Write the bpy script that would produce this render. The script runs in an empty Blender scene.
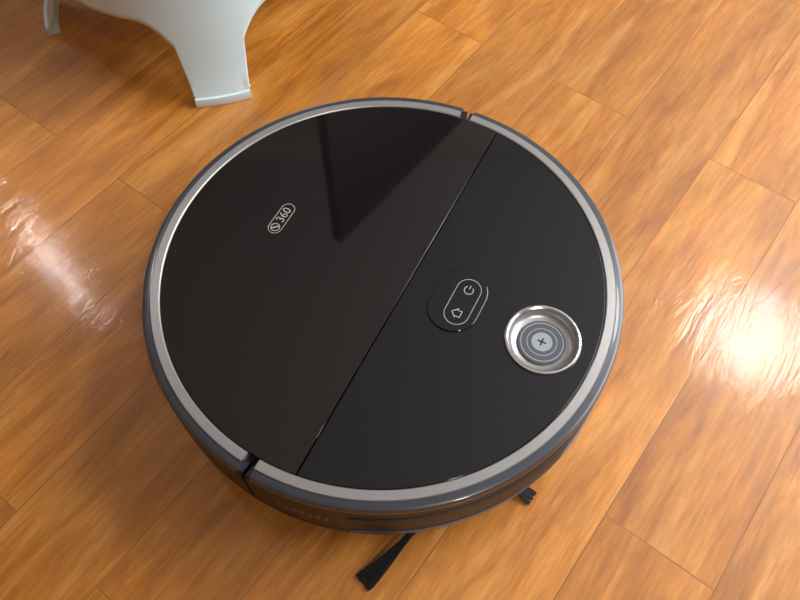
import bpy, bmesh, math, random
from mathutils import Vector, Matrix
random.seed(4)
sc=bpy.context.scene
sc.view_settings.view_transform='Standard'
D=bpy.data
def link(o,parent=None):
    bpy.context.collection.objects.link(o)
    if parent: o.parent=parent
    return o
def empty(n,loc=(0,0,0),rz=0):
    e=D.objects.new(n,None); link(e); e.location=loc; e.rotation_euler=(0,0,rz); e.empty_display_size=.05; return e
def mat(n,col,rough=.5,metal=0,coat=0,emit=None,es=0,spec=.5,bump=0,bs=200):
    m=D.materials.new(n); m.use_nodes=True; nt=m.node_tree; b=nt.nodes['Principled BSDF']
    b.inputs['Base Color'].default_value=(*col,1); b.inputs['Roughness'].default_value=rough
    b.inputs['Metallic'].default_value=metal; b.inputs['Coat Weight'].default_value=coat
    b.inputs['Coat Roughness'].default_value=.04; b.inputs['Specular IOR Level'].default_value=spec
    if emit: b.inputs['Emission Color'].default_value=(*emit,1); b.inputs['Emission Strength'].default_value=es
    tc=nt.nodes.new('ShaderNodeTexCoord'); nz=nt.nodes.new('ShaderNodeTexNoise'); nz.inputs['Scale'].default_value=bs
    nt.links.new(tc.outputs['Object'],nz.inputs['Vector'])
    if bump:
        bp=nt.nodes.new('ShaderNodeBump'); bp.inputs['Strength'].default_value=bump; bp.inputs['Distance'].default_value=.001
        nt.links.new(nz.outputs['Fac'],bp.inputs['Height']); nt.links.new(bp.outputs['Normal'],b.inputs['Normal'])
    else:
        mr=nt.nodes.new('ShaderNodeMapRange'); mr.inputs['To Min'].default_value=max(0,rough-.015); mr.inputs['To Max'].default_value=rough+.02
        nt.links.new(nz.outputs['Fac'],mr.inputs['Value']); nt.links.new(mr.outputs['Result'],b.inputs['Roughness'])
    return m
def mesh(n,verts,faces,m,parent=None,smooth=True,loc=(0,0,0)):
    me=D.meshes.new(n); me.from_pydata([tuple(v) for v in verts],[],faces); me.update()
    bm=bmesh.new(); bm.from_mesh(me); bmesh.ops.recalc_face_normals(bm,faces=bm.faces); bm.to_mesh(me); bm.free()
    if smooth:
        for p in me.polygons: p.use_smooth=True
    me.materials.append(m); o=D.objects.new(n,me); o.location=loc; link(o,parent)
    if smooth:
        try: me.set_sharp_from_angle(angle=math.radians(35))
        except Exception: pass
    return o
def lathe(n,prof,m,parent=None,loc=(0,0,0),a0=0,a1=360,seg=180,closed=False):
    full=abs(a1-a0)>=359.9; N=seg if full else seg+1; vs=[];fs=[];P=len(prof)
    for i in range(N):
        a=math.radians(a0+(a1-a0)*i/seg)
        for r,z in prof: vs.append((r*math.cos(a),r*math.sin(a),z))
    K=P if closed else P-1
    for i in range(seg):
        j=(i+1)%N if full else i+1
        for k in range(K):
            l=(k+1)%P; fs.append((i*P+k,j*P+k,j*P+l,i*P+l))
    if not full and closed:
        fs.append(tuple(range(P))); fs.append(tuple((N-1)*P+k for k in range(P)))
    return mesh(n,vs,fs,m,parent,True,loc)
def box(n,x0,x1,y0,y1,z0,z1,m,parent=None,bev=0):
    c=((x0+x1)/2,(y0+y1)/2,(z0+z1)/2); a,b,h=(x1-x0)/2,(y1-y0)/2,(z1-z0)/2
    vs=[(i*a,j*b,k*h) for i in(-1,1) for j in(-1,1) for k in(-1,1)]
    fs=[(0,1,3,2),(4,6,7,5),(0,4,5,1),(2,3,7,6),(0,2,6,4),(1,5,7,3)]
    o=mesh(n,vs,fs,m,parent,False,c)
    if bev:
        md=o.modifiers.new('b','BEVEL'); md.width=bev; md.segments=3
    return o
def flatcurve(n,splines,m,parent,z,ext,bev,loc=(0,0)):
    cu=D.curves.new(n,'CURVE'); cu.dimensions='2D'; cu.fill_mode='BOTH'; cu.extrude=ext; cu.bevel_depth=bev; cu.bevel_resolution=2
    for pts in splines:
        s=cu.splines.new('POLY'); s.points.add(len(pts)-1); s.use_cyclic_u=True
        for p,q in zip(s.points,pts): p.co=(q[0],q[1],0,1)
    o=D.objects.new(n,cu); link(o); o.data.materials.append(m)
    dg=bpy.context.evaluated_depsgraph_get(); me=D.meshes.new_from_object(o.evaluated_get(dg)); D.objects.remove(o)
    o=D.objects.new(n,me); me.materials.clear(); me.materials.append(m); link(o,parent); o.location=(loc[0],loc[1],z)
    return o
def text(n,s,size,m,parent,loc,rz,bold=.0):
    cu=D.curves.new(n,'FONT'); cu.body=s; cu.size=size; cu.align_x='CENTER'; cu.align_y='CENTER'; cu.extrude=.00005; cu.offset=bold
    o=D.objects.new(n,cu); link(o); o.data.materials.append(m)
    dg=bpy.context.evaluated_depsgraph_get(); me=D.meshes.new_from_object(o.evaluated_get(dg)); D.objects.remove(o)
    o=D.objects.new(n,me); me.materials.clear(); me.materials.append(m); link(o,parent); o.location=loc; o.rotation_euler=(0,0,rz); return o
def circ(r,c=(0,0),n=64,a0=0,a1=360):
    return [(c[0]+r*math.cos(math.radians(a0+(a1-a0)*i/n)),c[1]+r*math.sin(math.radians(a0+(a1-a0)*i/n))) for i in range(n)]
def pill(L,W,n=20,c=(0,0)):  # long along Y
    r=W/2;h=L/2-r
    return [(c[0]+r*math.cos(math.pi*i/n),c[1]+h+r*math.sin(math.pi*i/n)) for i in range(n+1)]+[(c[0]-r*math.cos(math.pi*i/n),c[1]-h-r*math.sin(math.pi*i/n)) for i in range(n+1)]

# ---------- materials
M_top=mat('gloss_black_panel',(.0035,.004,.006),.035,0,.45)
M_top_refl=mat('gloss_black_brown_reflection',(.007,.005,.0045),.035,0,.7)  # same black lid, its brownish reflection put into base colour and coat
M_ring=mat('satin_silver',(.39,.38,.37),.34,.5)
M_edge=mat('dark_grey_edge',(.055,.062,.075),.3,.2,.3)
M_bump=mat('bumper_plastic',(.012,.013,.017),.45,0,0)
M_dark=mat('matte_black',(.006,.006,.007),.6)
M_chrome=mat('turret_silver',(.68,.65,.62),.2,.9)
M_dish=mat('turret_dish',(.52,.51,.50),.33,.7)
M_grey=mat('turret_grey',(.10,.11,.125),.35,.2)
M_lgrey=mat('turret_lightgrey',(.36,.39,.43),.4,.2)
M_mark=mat('print_grey',(.42,.39,.36),.5)
M_mark2=mat('button_print_blue_glow',(.42,.48,.55),.4,emit=(.4,.6,.8),es=.06)  # icon print with a faint blue glow put into it
M_rub=mat('black_rubber',(.012,.012,.012),.6)
M_stool=mat('white_plastic',(.76,.90,.92),.3,0,.2)
M_wall=mat('wall_paint',(.36,.34,.32),.8,bump=.1,bs=60)
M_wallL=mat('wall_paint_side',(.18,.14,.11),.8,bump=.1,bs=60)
M_ceil=mat('ceiling_paint',(.46,.48,.50),.9,bump=.1,bs=60)
M_trim=mat('trim_wood',(.25,.13,.06),.4)
M_door=mat('unseen_door_black',(.008,.007,.007),.5)
M_frame=mat('window_frame',(.7,.7,.68),.4)
M_lamp=mat('lamp_glow',(.9,.9,.9),.5,emit=(1,.98,.96),es=32)
M_tube=mat('tube_glow',(.9,.9,.9),.5,emit=(1,.98,.95),es=170)

def floor_mat():
    m=D.materials.new('varnished_parquet'); m.use_nodes=True; nt=m.node_tree; N=nt.nodes.new; L=nt.links.new
    b=nt.nodes['Principled BSDF']
    tc=N('ShaderNodeTexCoord'); mp=N('ShaderNodeMapping'); mp.inputs['Rotation'].default_value=(0,0,math.radians(-53))
    mp.inputs['Location'].default_value=(.0265,.0505,0)
    L(tc.outputs['Object'],mp.inputs['Vector'])
    br=N('ShaderNodeTexBrick'); br.offset=.42; br.offset_frequency=2; br.squash=1
    for k,v in dict(Scale=1,**{'Mortar Size':.0006,'Mortar Smooth':.3,'Bias':0,'Brick Width':.62,'Row Height':.0875}).items(): br.inputs[k].default_value=v
    br.inputs['Color1'].default_value=(0,0,0,1); br.inputs['Color2'].default_value=(1,1,1,1); br.inputs['Mortar'].default_value=(.5,.5,.5,1)
    L(mp.outputs[0],br.inputs['Vector'])
    sep=N('ShaderNodeVectorMath'); sep.operation='MULTIPLY_ADD'
    cmb=N('ShaderNodeCombineXYZ'); L(br.outputs['Color'],cmb.inputs[0]); L(br.outputs['Color'],cmb.inputs[1]); L(br.outputs['Color'],cmb.inputs[2])
    L(cmb.outputs[0],sep.inputs[0]); sep.inputs[1].default_value=(7,5,9); L(mp.outputs[0],sep.inputs[2])
    def noise(scale,vecscale,detail=5,rough=.6,dist=0,src=None):
        s=N('ShaderNodeMapping'); s.inputs['Scale'].default_value=vecscale; L(src or sep.outputs[0],s.inputs['Vector'])
        n=N('ShaderNodeTexNoise'); n.inputs['Scale'].default_value=scale; n.inputs['Detail'].default_value=detail; n.inputs['Roughness'].default_value=rough; n.inputs['Distortion'].default_value=dist
        L(s.outputs[0],n.inputs['Vector']); return n.outputs['Fac']
    g1=noise(15,(.42,2.5,1),6,.64,1.0)
    g2=noise(150,(.16,2.2,1),3,.6,.2)
    g3=noise(6,(1,1.4,1),3,.5)
    g4=noise(48,(.3,1.1,1),4,.7,.7)
    g5=noise(11,(.8,1,1),2,.5)
    r1=N('ShaderNodeValToRGB'); e=r1.color_ramp.elements
    e[0].position=.26; e[0].color=(.38,.108,.010,1); e[1].position=.77; e[1].color=(.78,.355,.082,1)
    k=r1.color_ramp.elements.new(.5); k.color=(.61,.222,.025,1)
    L(g1,r1.inputs['Fac'])
    def mix(mode,f,a,bb):
        x=N('ShaderNodeMix'); x.data_type='RGBA'; x.blend_type=mode
        if isinstance(f,float): x.inputs[0].default_value=f
        else: L(f,x.inputs[0])
        L(a,x.inputs[6])
        if isinstance(bb,tuple): x.inputs[7].default_value=bb
        else: L(bb,x.inputs[7])
        return x.outputs[2]
    def mr(src,a,bq,c,d):
        x=N('ShaderNodeMapRange'); x.inputs[1].default_value=a;x.inputs[2].default_value=bq;x.inputs[3].default_value=c;x.inputs[4].default_value=d; L(src,x.inputs[0]); return x.outputs[0]
    c=mix('MULTIPLY',1.0,r1.outputs[0],mr(g2,.3,.7,.84,1.13))
    c=mix('MULTIPLY',1.0,c,mr(g4,.3,.7,.84,1.12))
    c=mix('MULTIPLY',1.0,c,mr(g3,.3,.7,.85,1.12))
    c=mix('MULTIPLY',1.0,c,mr(br.outputs['Color'],0,1,.88,1.09))
    c=mix('MIX',mr(br.outputs['Fac'],0,1,0,.5),c,(.14,.045,.010,1))
    L(c,b.inputs['Base Color'])
    L(mr(g1,.3,.7,.38,.48),b.inputs['Roughness']); b.inputs['Specular IOR Level'].default_value=.6
    b.inputs['Coat Weight'].default_value=.5; L(mr(g4,.3,.7,.07,.14),b.inputs['Coat Roughness'])
    gb=N('ShaderNodeMath'); gb.operation='MULTIPLY_ADD'; L(br.outputs['Fac'],gb.inputs[0]); gb.inputs[1].default_value=-.6; L(g4,gb.inputs[2])
    g6=N('ShaderNodeMath'); g6.operation='MULTIPLY_ADD'; L(g5,g6.inputs[0]); g6.inputs[1].default_value=1.2; L(gb.outputs[0],g6.inputs[2])
    bp=N('ShaderNodeBump'); bp.inputs['Strength'].default_value=.45; bp.inputs['Distance'].default_value=.0009; L(g6.outputs[0],bp.inputs['Height'])
    L(bp.outputs[0],b.inputs['Normal']); L(bp.outputs[0],b.inputs['Coat Normal'])
    return m

# ---------- room
X0,X1,Y0,Y1,Z=-2.6,2.0,-2.15,2.15,2.5
fl=box('floor',X0-.1,X1+.1,Y0-.1,Y1+.1,-.05,0,floor_mat())
# keep the floor's origin at the world origin so plank joints stay put
fl.data.transform(Matrix.Translation(fl.location)); fl.location=(0,0,0)
box('ceiling',X0-.1,X1+.1,Y0-.1,Y1+.1,Z,Z+.05,M_ceil)
box('wall_back',X0-.1,X1+.1,Y1,Y1+.1,0,Z,M_wall)
box('wall_front',X0-.1,X1+.1,Y0-.1,Y0,0,Z,M_wallL)
box('wall_left',X0-.1,X0,Y0,Y1,0,Z,M_wallL)
wr=empty('wall_right')
wy0,wy1,wz0,wz1=-.6,1.8,.7,2.2
box('panel_1',X1,X1+.1,Y0,wy0,0,Z,M_wall,wr); box('panel_2',X1,X1+.1,wy1,Y1,0,Z,M_wall,wr)
box('panel_3',X1,X1+.1,wy0,wy1,0,wz0,M_wall,wr); box('panel_4',X1,X1+.1,wy0,wy1,wz1,Z,M_wall,wr)
w=empty('window_1')
ym=(wy0+wy1)/2
for i,(a,b_,c,d) in enumerate([(wy0,wy1,wz0,wz0+.05),(wy0,wy1,wz1-.05,wz1),(wy0,wy0+.05,wz0,wz1),(wy1-.05,wy1,wz0,wz1),(ym-.025,ym+.025,wz0,wz1)]):
    box('frame_%d'%i,X1+.02,X1+.06,a,b_,c,d,M_frame,w)
box('baseboard_back',X0,X1,Y1-.015,Y1,0,.08,M_trim); box('baseboard_left',X0,X0+.015,Y0,Y1-.015,0,.08,M_trim)
box('baseboard_right',X1-.015,X1,Y0,Y1-.015,0,.08,M_trim); box('baseboard_front',X0+.015,X1-.015,Y0,Y0+.015,0,.08,M_trim)
dr=empty('unseen_door',(-.24,1.39,0),math.atan2(.66,.52))  # unseen leaf, added so the lid mirrors a dark triangle
box('leaf',0,.84,-.02,.02,.008,2.1,M_door,dr,.003)
lathe('knob',[(0,.0),(.012,.0),(.01,.03),(.026,.045),(.026,.06),(.015,.07),(0,.072)],M_ring,dr,(.06,-.02,1.0),seg=24).rotation_euler=(math.pi/2,0,0)

cl=empty('ceiling_lamp',(1.61,1.24,Z))
lathe('base',[(0,0),(.28,0),(.28,-.03),(.25,-.03)],M_frame,cl,seg=64)
lathe('diffuser',[(.25,-.03),(.245,-.05),(.18,-.068),(0,-.078)],M_lamp,cl,seg=64)
tl=empty('tube_lamp',(-1.66,1.66,Z),math.atan2(.53,-.43))
box('base',-.34,.34,-.03,.03,-.03,0,M_frame,tl); box('tube',-.30,.30,-.008,.008,-.046,-.03,M_tube,tl,.005)
# added fill spot with invented housing, brightens the right-hand side of the floor
sp=empty('added_fill_spot',(.9,-1.5,Z))
lathe('fill_spot_housing',[(0,0),(.11,0),(.11,-.02),(.095,-.03),(.09,-.01),(0,-.01)],M_frame,sp,seg=48)
sl=D.lights.new('added_fill_light','SPOT'); sl.energy=95; sl.color=(1,.95,.88); sl.spot_size=math.radians(42); sl.spot_blend=1.0; sl.shadow_soft_size=.09
so=D.objects.new('added_fill_light',sl); link(so,sp); so.location=(0,0,-.1)
so.rotation_euler=(Vector((.62,.15,0))-Vector((.9,-1.5,Z-.1))).to_track_quat('-Z','Y').to_euler()
def area(n,loc,rot,sx,sy,e,col,parent=None):
    l=D.lights.new(n,'AREA'); l.shape='RECTANGLE'; l.size=sx; l.size_y=sy; l.energy=e; l.color=col
    o=D.objects.new(n,l); link(o,parent); o.location=loc; o.rotation_euler=rot; return o
area('daylight',(X1+.07,ym,1.45),(0,math.radians(90),0),1.45,2.3,86,(.97,.98,1),w)
wd=D.worlds.new('w'); sc.world=wd; wd.use_nodes=True; wd.node_tree.nodes['Background'].inputs[0].default_value=(.8,.9,1,1); wd.node_tree.nodes['Background'].inputs[1].default_value=1

# ---------- robot vacuum
rv=empty('robot_vacuum',(0,0,0),math.radians(-27))
gap=.45
def arcpart(n,prof,m,a0,a1,seg=120): return lathe(n,prof,m,rv,(0,0,0),a0,a1,seg,True)
NA=93.2
bprof=[(.150,.0805),(.1750,.0865),(.1769,.084),(.1773,.078),(.1773,.040),(.1765,.038),(.1765,.0365),(.1771,.0345),(.1757,.022),(.168,.010),(.150,.007)]
arcpart('bumper',bprof,M_bump,NA+gap,360-NA-gap)
arcpart('rear_shell',bprof,M_bump,-NA+gap,NA-gap)
lathe('chassis',[(0,.008),(.14,.008),(.158,.013),(.168,.03),(.170,.075),(.165,.0825),(0,.0825)],M_dark,rv)
eprof=[(.1680,.0835),(.1680,.0893),(.1735,.0895),(.1758,.0885),(.1770,.086),(.1772,.0835)]
rprof=[(.1632,.0840),(.1632,.0903),(.1639,.0909),(.1697,.0907),(.1703,.0900),(.1703,.084)]
for nm,pr,m in(('outer_edge',eprof,M_edge),('silver_ring',rprof,M_ring)):
    arcpart(nm+'_front',pr,m,NA+1.7,360-NA-1.7); arcpart(nm+'_rear',pr,m,-NA+1.7,NA-1.7)
Rp=.1622
def seg_pts(xc,side):
    a=math.degrees(math.acos(xc/Rp))
    return circ(Rp,n=160,a0=a,a1=360-a)+[(xc,-math.sqrt(Rp*Rp-xc*xc))] if side<0 else circ(Rp,n=160,a0=-a,a1=a)+[(xc,math.sqrt(Rp*Rp-xc*xc))]
flatcurve('front_cover',[seg_pts(.0206,-1)],M_top_refl,rv,.0872,.0030,.0004)
flatcurve('rear_cover',[seg_pts(.0222,1),circ(.0268,(.126,0))],M_top,rv,.0868,.0029,.0004)
tc=(.126,0,0)
lathe('turret_rim',[(.0272,.0860),(.0272,.0912),(.0266,.0921),(.0254,.0922),(.0243,.0915),(.0238,.0900)],M_chrome,rv,tc,seg=96)
lathe('turret_dish',[(.0238,.0900),(.0230,.0876),(.0205,.0856),(.0175,.0850),(0,.0850)],M_dish,rv,tc,seg=96)
lathe('turret_cap',[(.0172,.0850),(.0172,.0863),(.0166,.0868),(0,.0868)],M_grey,rv,tc,seg=96)
def ringp(n,r0,r1,m,z,c): return flatcurve(n,[circ(r1,n=64),circ(r0,n=64)],m,rv,z,.00008,0,c)
ringp('turret_line_outer',.0146,.0153,M_lgrey,.0869,(.126,0))
ringp('turret_line_mid',.0102,.0108,M_lgrey,.0869,(.126,0))
flatcurve('turret_badge',[circ(.0074)],M_lgrey,rv,.0870,.0001,0,(.126,0))
flatcurve('turret_plus_a',[[(-.0032,-.0005),(.0032,-.0005),(.0032,.0005),(-.0032,.0005)]],M_dark,rv,.0872,.0001,0,(.126,0))
flatcurve('turret_plus_b',[[(-.0005,-.0032),(.0005,-.0032),(.0005,.0032),(-.0005,.0032)]],M_dark,rv,.0872,.0001,0,(.126,0))
bc=(.0635,.002)
flatcurve('button_glint_plate',[pill(.052,.036)],M_top,rv,.0901,.0003,.0009,(bc[0]-.004,bc[1]))  # raised oval added so its rim catches a crescent reflection
def poutline(n,L,W,t,m,z,c): return flatcurve(n,[pill(L,W),pill(L-2*t,W-2*t)],m,rv,z,.00008,0,c)
zb=.0914
poutline('button_outline',.040,.0185,.0005,M_mark,zb,bc)
s=.0105
flatcurve('power_icon',[circ(.0036,n=40,a0=125,a1=415)+circ(.0030,n=40,a0=415,a1=125)],M_mark2,rv,zb,.00008,0,(bc[0],bc[1]+s))
flatcurve('power_bar',[[(-.0003,.001),(.0003,.001),(.0003,.0042),(-.0003,.0042)]],M_mark2,rv,zb,.00008,0,(bc[0],bc[1]+s))
ho=[(-.0042,.0),(0,.0042),(.0042,0),(.0028,0),(.0028,-.0034),(-.0028,-.0034),(-.0028,0)]
hi=[(-.0028,.0005),(0,.0034),(.0028,.0005),(.0023,.0004),(.0023,-.0029),(-.0023,-.0029),(-.0023,.0004)]
hm=flatcurve('home_icon',[ho,hi],M_mark2,rv,zb,.00008,0,(bc[0],bc[1]-s)); hm.rotation_euler=(0,0,math.pi/2)
lc=(-.0915,.006); zl=.0908
poutline('logo_outline',.0300,.0110,.0005,M_mark,zl,lc)
text('logo_text','360',.0095,M_mark,rv,(lc[0],lc[1]+.0036,zl),math.pi/2,.0)
flatcurve('logo_mark',[circ(.0037),circ(.0030)],M_mark,rv,zl,.00008,0,(lc[0],lc[1]-.0092))
flatcurve('logo_mark_bar',[[(-.0026,-.0016),(-.0019,-.0025),(.0026,.0016),(.0019,.0025)]],M_mark,rv,zl,.00008,0,(lc[0],lc[1]-.0092))
arcpart('bin_panel',[(.1765,.045),(.1782,.046),(.1786,.050),(.1786,.068),(.1782,.072),(.1765,.073)],M_bump,-70,-18,60)
arcpart('bin_trim',[(.1770,.0425),(.1790,.0428),(.1790,.0448),(.1770,.0450)],M_edge,-70,-18,60)
arcpart('lower_trim',[(.1760,.0345),(.1784,.0350),(.1784,.0375),(.1760,.0383)],M_grey,-70,60,100)
for i in range(7):
    a=-86+i*1.8
    arcpart('vent_%d'%i,[(.1765,.054),(.1777,.054),(.1777,.066),(.1765,.066)],M_grey,a,a+.8,4)
def cyl(n,r,d,loc,m,parent):
    o=lathe(n,[(0,-d/2),(r*.85,-d/2),(r,-d/2+.003),(r,d/2-.003),(r*.85,d/2),(0,d/2)],m,parent,loc,seg=32)
    o.rotation_euler=(math.pi/2,0,0); return o
cyl('wheel_1',.034,.02,(0,.115,.034),M_rub,rv); cyl('wheel_2',.034,.02,(0,-.115,.034),M_rub,rv); cyl('caster',.012,.016,(-.12,0,.012),M_rub,rv)
Rz=Matrix.Rotation(math.radians(27),3,'Z')
def loc2(x,y,z=0): return Rz@Vector((x,y,z))
hub=Vector((.045,-.112)); hl=loc2(hub.x,hub.y)
lathe('brush_hub',[(0,.004),(.012,.004),(.016,.007),(.012,.012),(0,.012)],M_rub,rv,(hl.x,hl.y,0),seg=32)
def strands(name,tip,root,n,spread):
    vs=[];fs=[]
    tip=Vector(tip);root=Vector(root); d=(tip-root).normalized(); pn=Vector((-d.y,d.x))
    def tube(pts,rad):
        base=len(vs)
        for p,r in zip(pts,rad):
            for k in range(5):
                a=2*math.pi*k/5; q=Vector((p[0]+pn.x*r*math.cos(a),p[1]+pn.y*r*math.cos(a),p[2]+r*math.sin(a))); vs.append(loc2(*q))
        for i in range(len(pts)-1):
            for k in range(5): fs.append((base+i*5+k,base+i*5+(k+1)%5,base+i*5+5+(k+1)%5,base+i*5+5+k))
    hub3=Vector((hub.x,hub.y,.009)); st=Vector((root.x,root.y,.011))
    tube([hub3,hub3.lerp(st,.5),st,Vector((root.x+d.x*.008,root.y+d.y*.008,.0095))],[.004,.0036,.003,.0028])
    Lh=(tip-root).length
    for i in range(n):
        s=random.uniform(-1,1); L=Lh*random.uniform(.9,1.03)
        pts=[]
        for t in(0,.3,.6,.85,1):
            off=s*(.0016+spread*t**1.6)+.004*math.sin(t*2)*.6
            pts.append((root.x+d.x*L*t+pn.x*off,root.y+d.y*L*t+pn.y*off,.010*(1-t)+.0012+random.uniform(0,.0012)))
        tube(pts,[.0005,.0005,.00045,.0004,.0003])
    return mesh(name,vs,fs,M_rub,rv)
strands('brush_arm_1',(-.015,-.203),(.024,-.168),130,.0058)
strands('brush_arm_2',(.110,-.147),(.086,-.130),80,.0045)
strands('brush_arm_3',(.035,-.03),(.040,-.085),60,.006)

# ---------- plastic stool
cx,cy=-.2065,.422; th0=-76
st=empty('plastic_stool',(cx,cy,0))
def zb_(d):
    if d<8.8: return 0
    if d<12.5: return .056*((d-8.8)/3.7)
    return .056+.026*(1-(1-min(1,(d-12.5)/15))**2.2)
def rad(z):
    if z<.012: return .172-.012*z/.012*.25
    if z<.15:
        t=(z-.012)/.138; return .169-.039*t**.75
    t=(z-.15)/.02; return .130-.010*t*t
degs=[];a=0
while a<90:
    d=min(a,90-a); degs.append(a); a+= .25 if 8.25<d<14 else 1.25
vs=[];fs=[];ROW=20; cols=[]
for q in range(4):
    for a in degs: cols.append((a+90*q,min(a,90-a)))
zt=.17
for ang,d in cols:
    z0=zb_(d)
    for k in range(ROW+1):
        z=z0+(zt-z0)*k/ROW; r=rad(z); t=math.radians(th0+ang)
        vs.append((r*math.cos(t),r*math.sin(t),z))
n=len(cols)
for i in range(n):
    j=(i+1)%n
    for k in range(ROW): fs.append((i*(ROW+1)+k,j*(ROW+1)+k,j*(ROW+1)+k+1,i*(ROW+1)+k+1))
prev=[i*(ROW+1)+ROW for i in range(n)]
for r,z in((.116,.1735),(.108,.1745),(.06,.1725),(.012,.172)):
    b0=len(vs)
    for ang,d in cols:
        t=math.radians(th0+ang); vs.append((r*math.cos(t),r*math.sin(t),z))
    for i in range(n):
        j=(i+1)%n; fs.append((prev[i],prev[j],b0+j,b0+i))
    prev=[b0+i for i in range(n)]
fs.append(tuple(prev))
o=mesh('shell',vs,fs,M_stool,st)
md=o.modifiers.new('s','SOLIDIFY'); md.thickness=.004; md.offset=-1
for q in range(4):
    lathe('foot_%d'%(q+1),[(.160,0),(.1732,0),(.1742,.004),(.1725,.009),(.160,.009)],M_stool,st,a0=th0+90*q-9.3,a1=th0+90*q+9.3,seg=20,closed=True)

cam=D.cameras.new('camera'); co=D.objects.new('camera',cam); link(co); sc.camera=co
co.location=(.0123,-.293,.5608); co.rotation_euler=(math.radians(90-60.3455),0,0); cam.sensor_width=36; cam.lens=36*750/800; cam.clip_start=.01
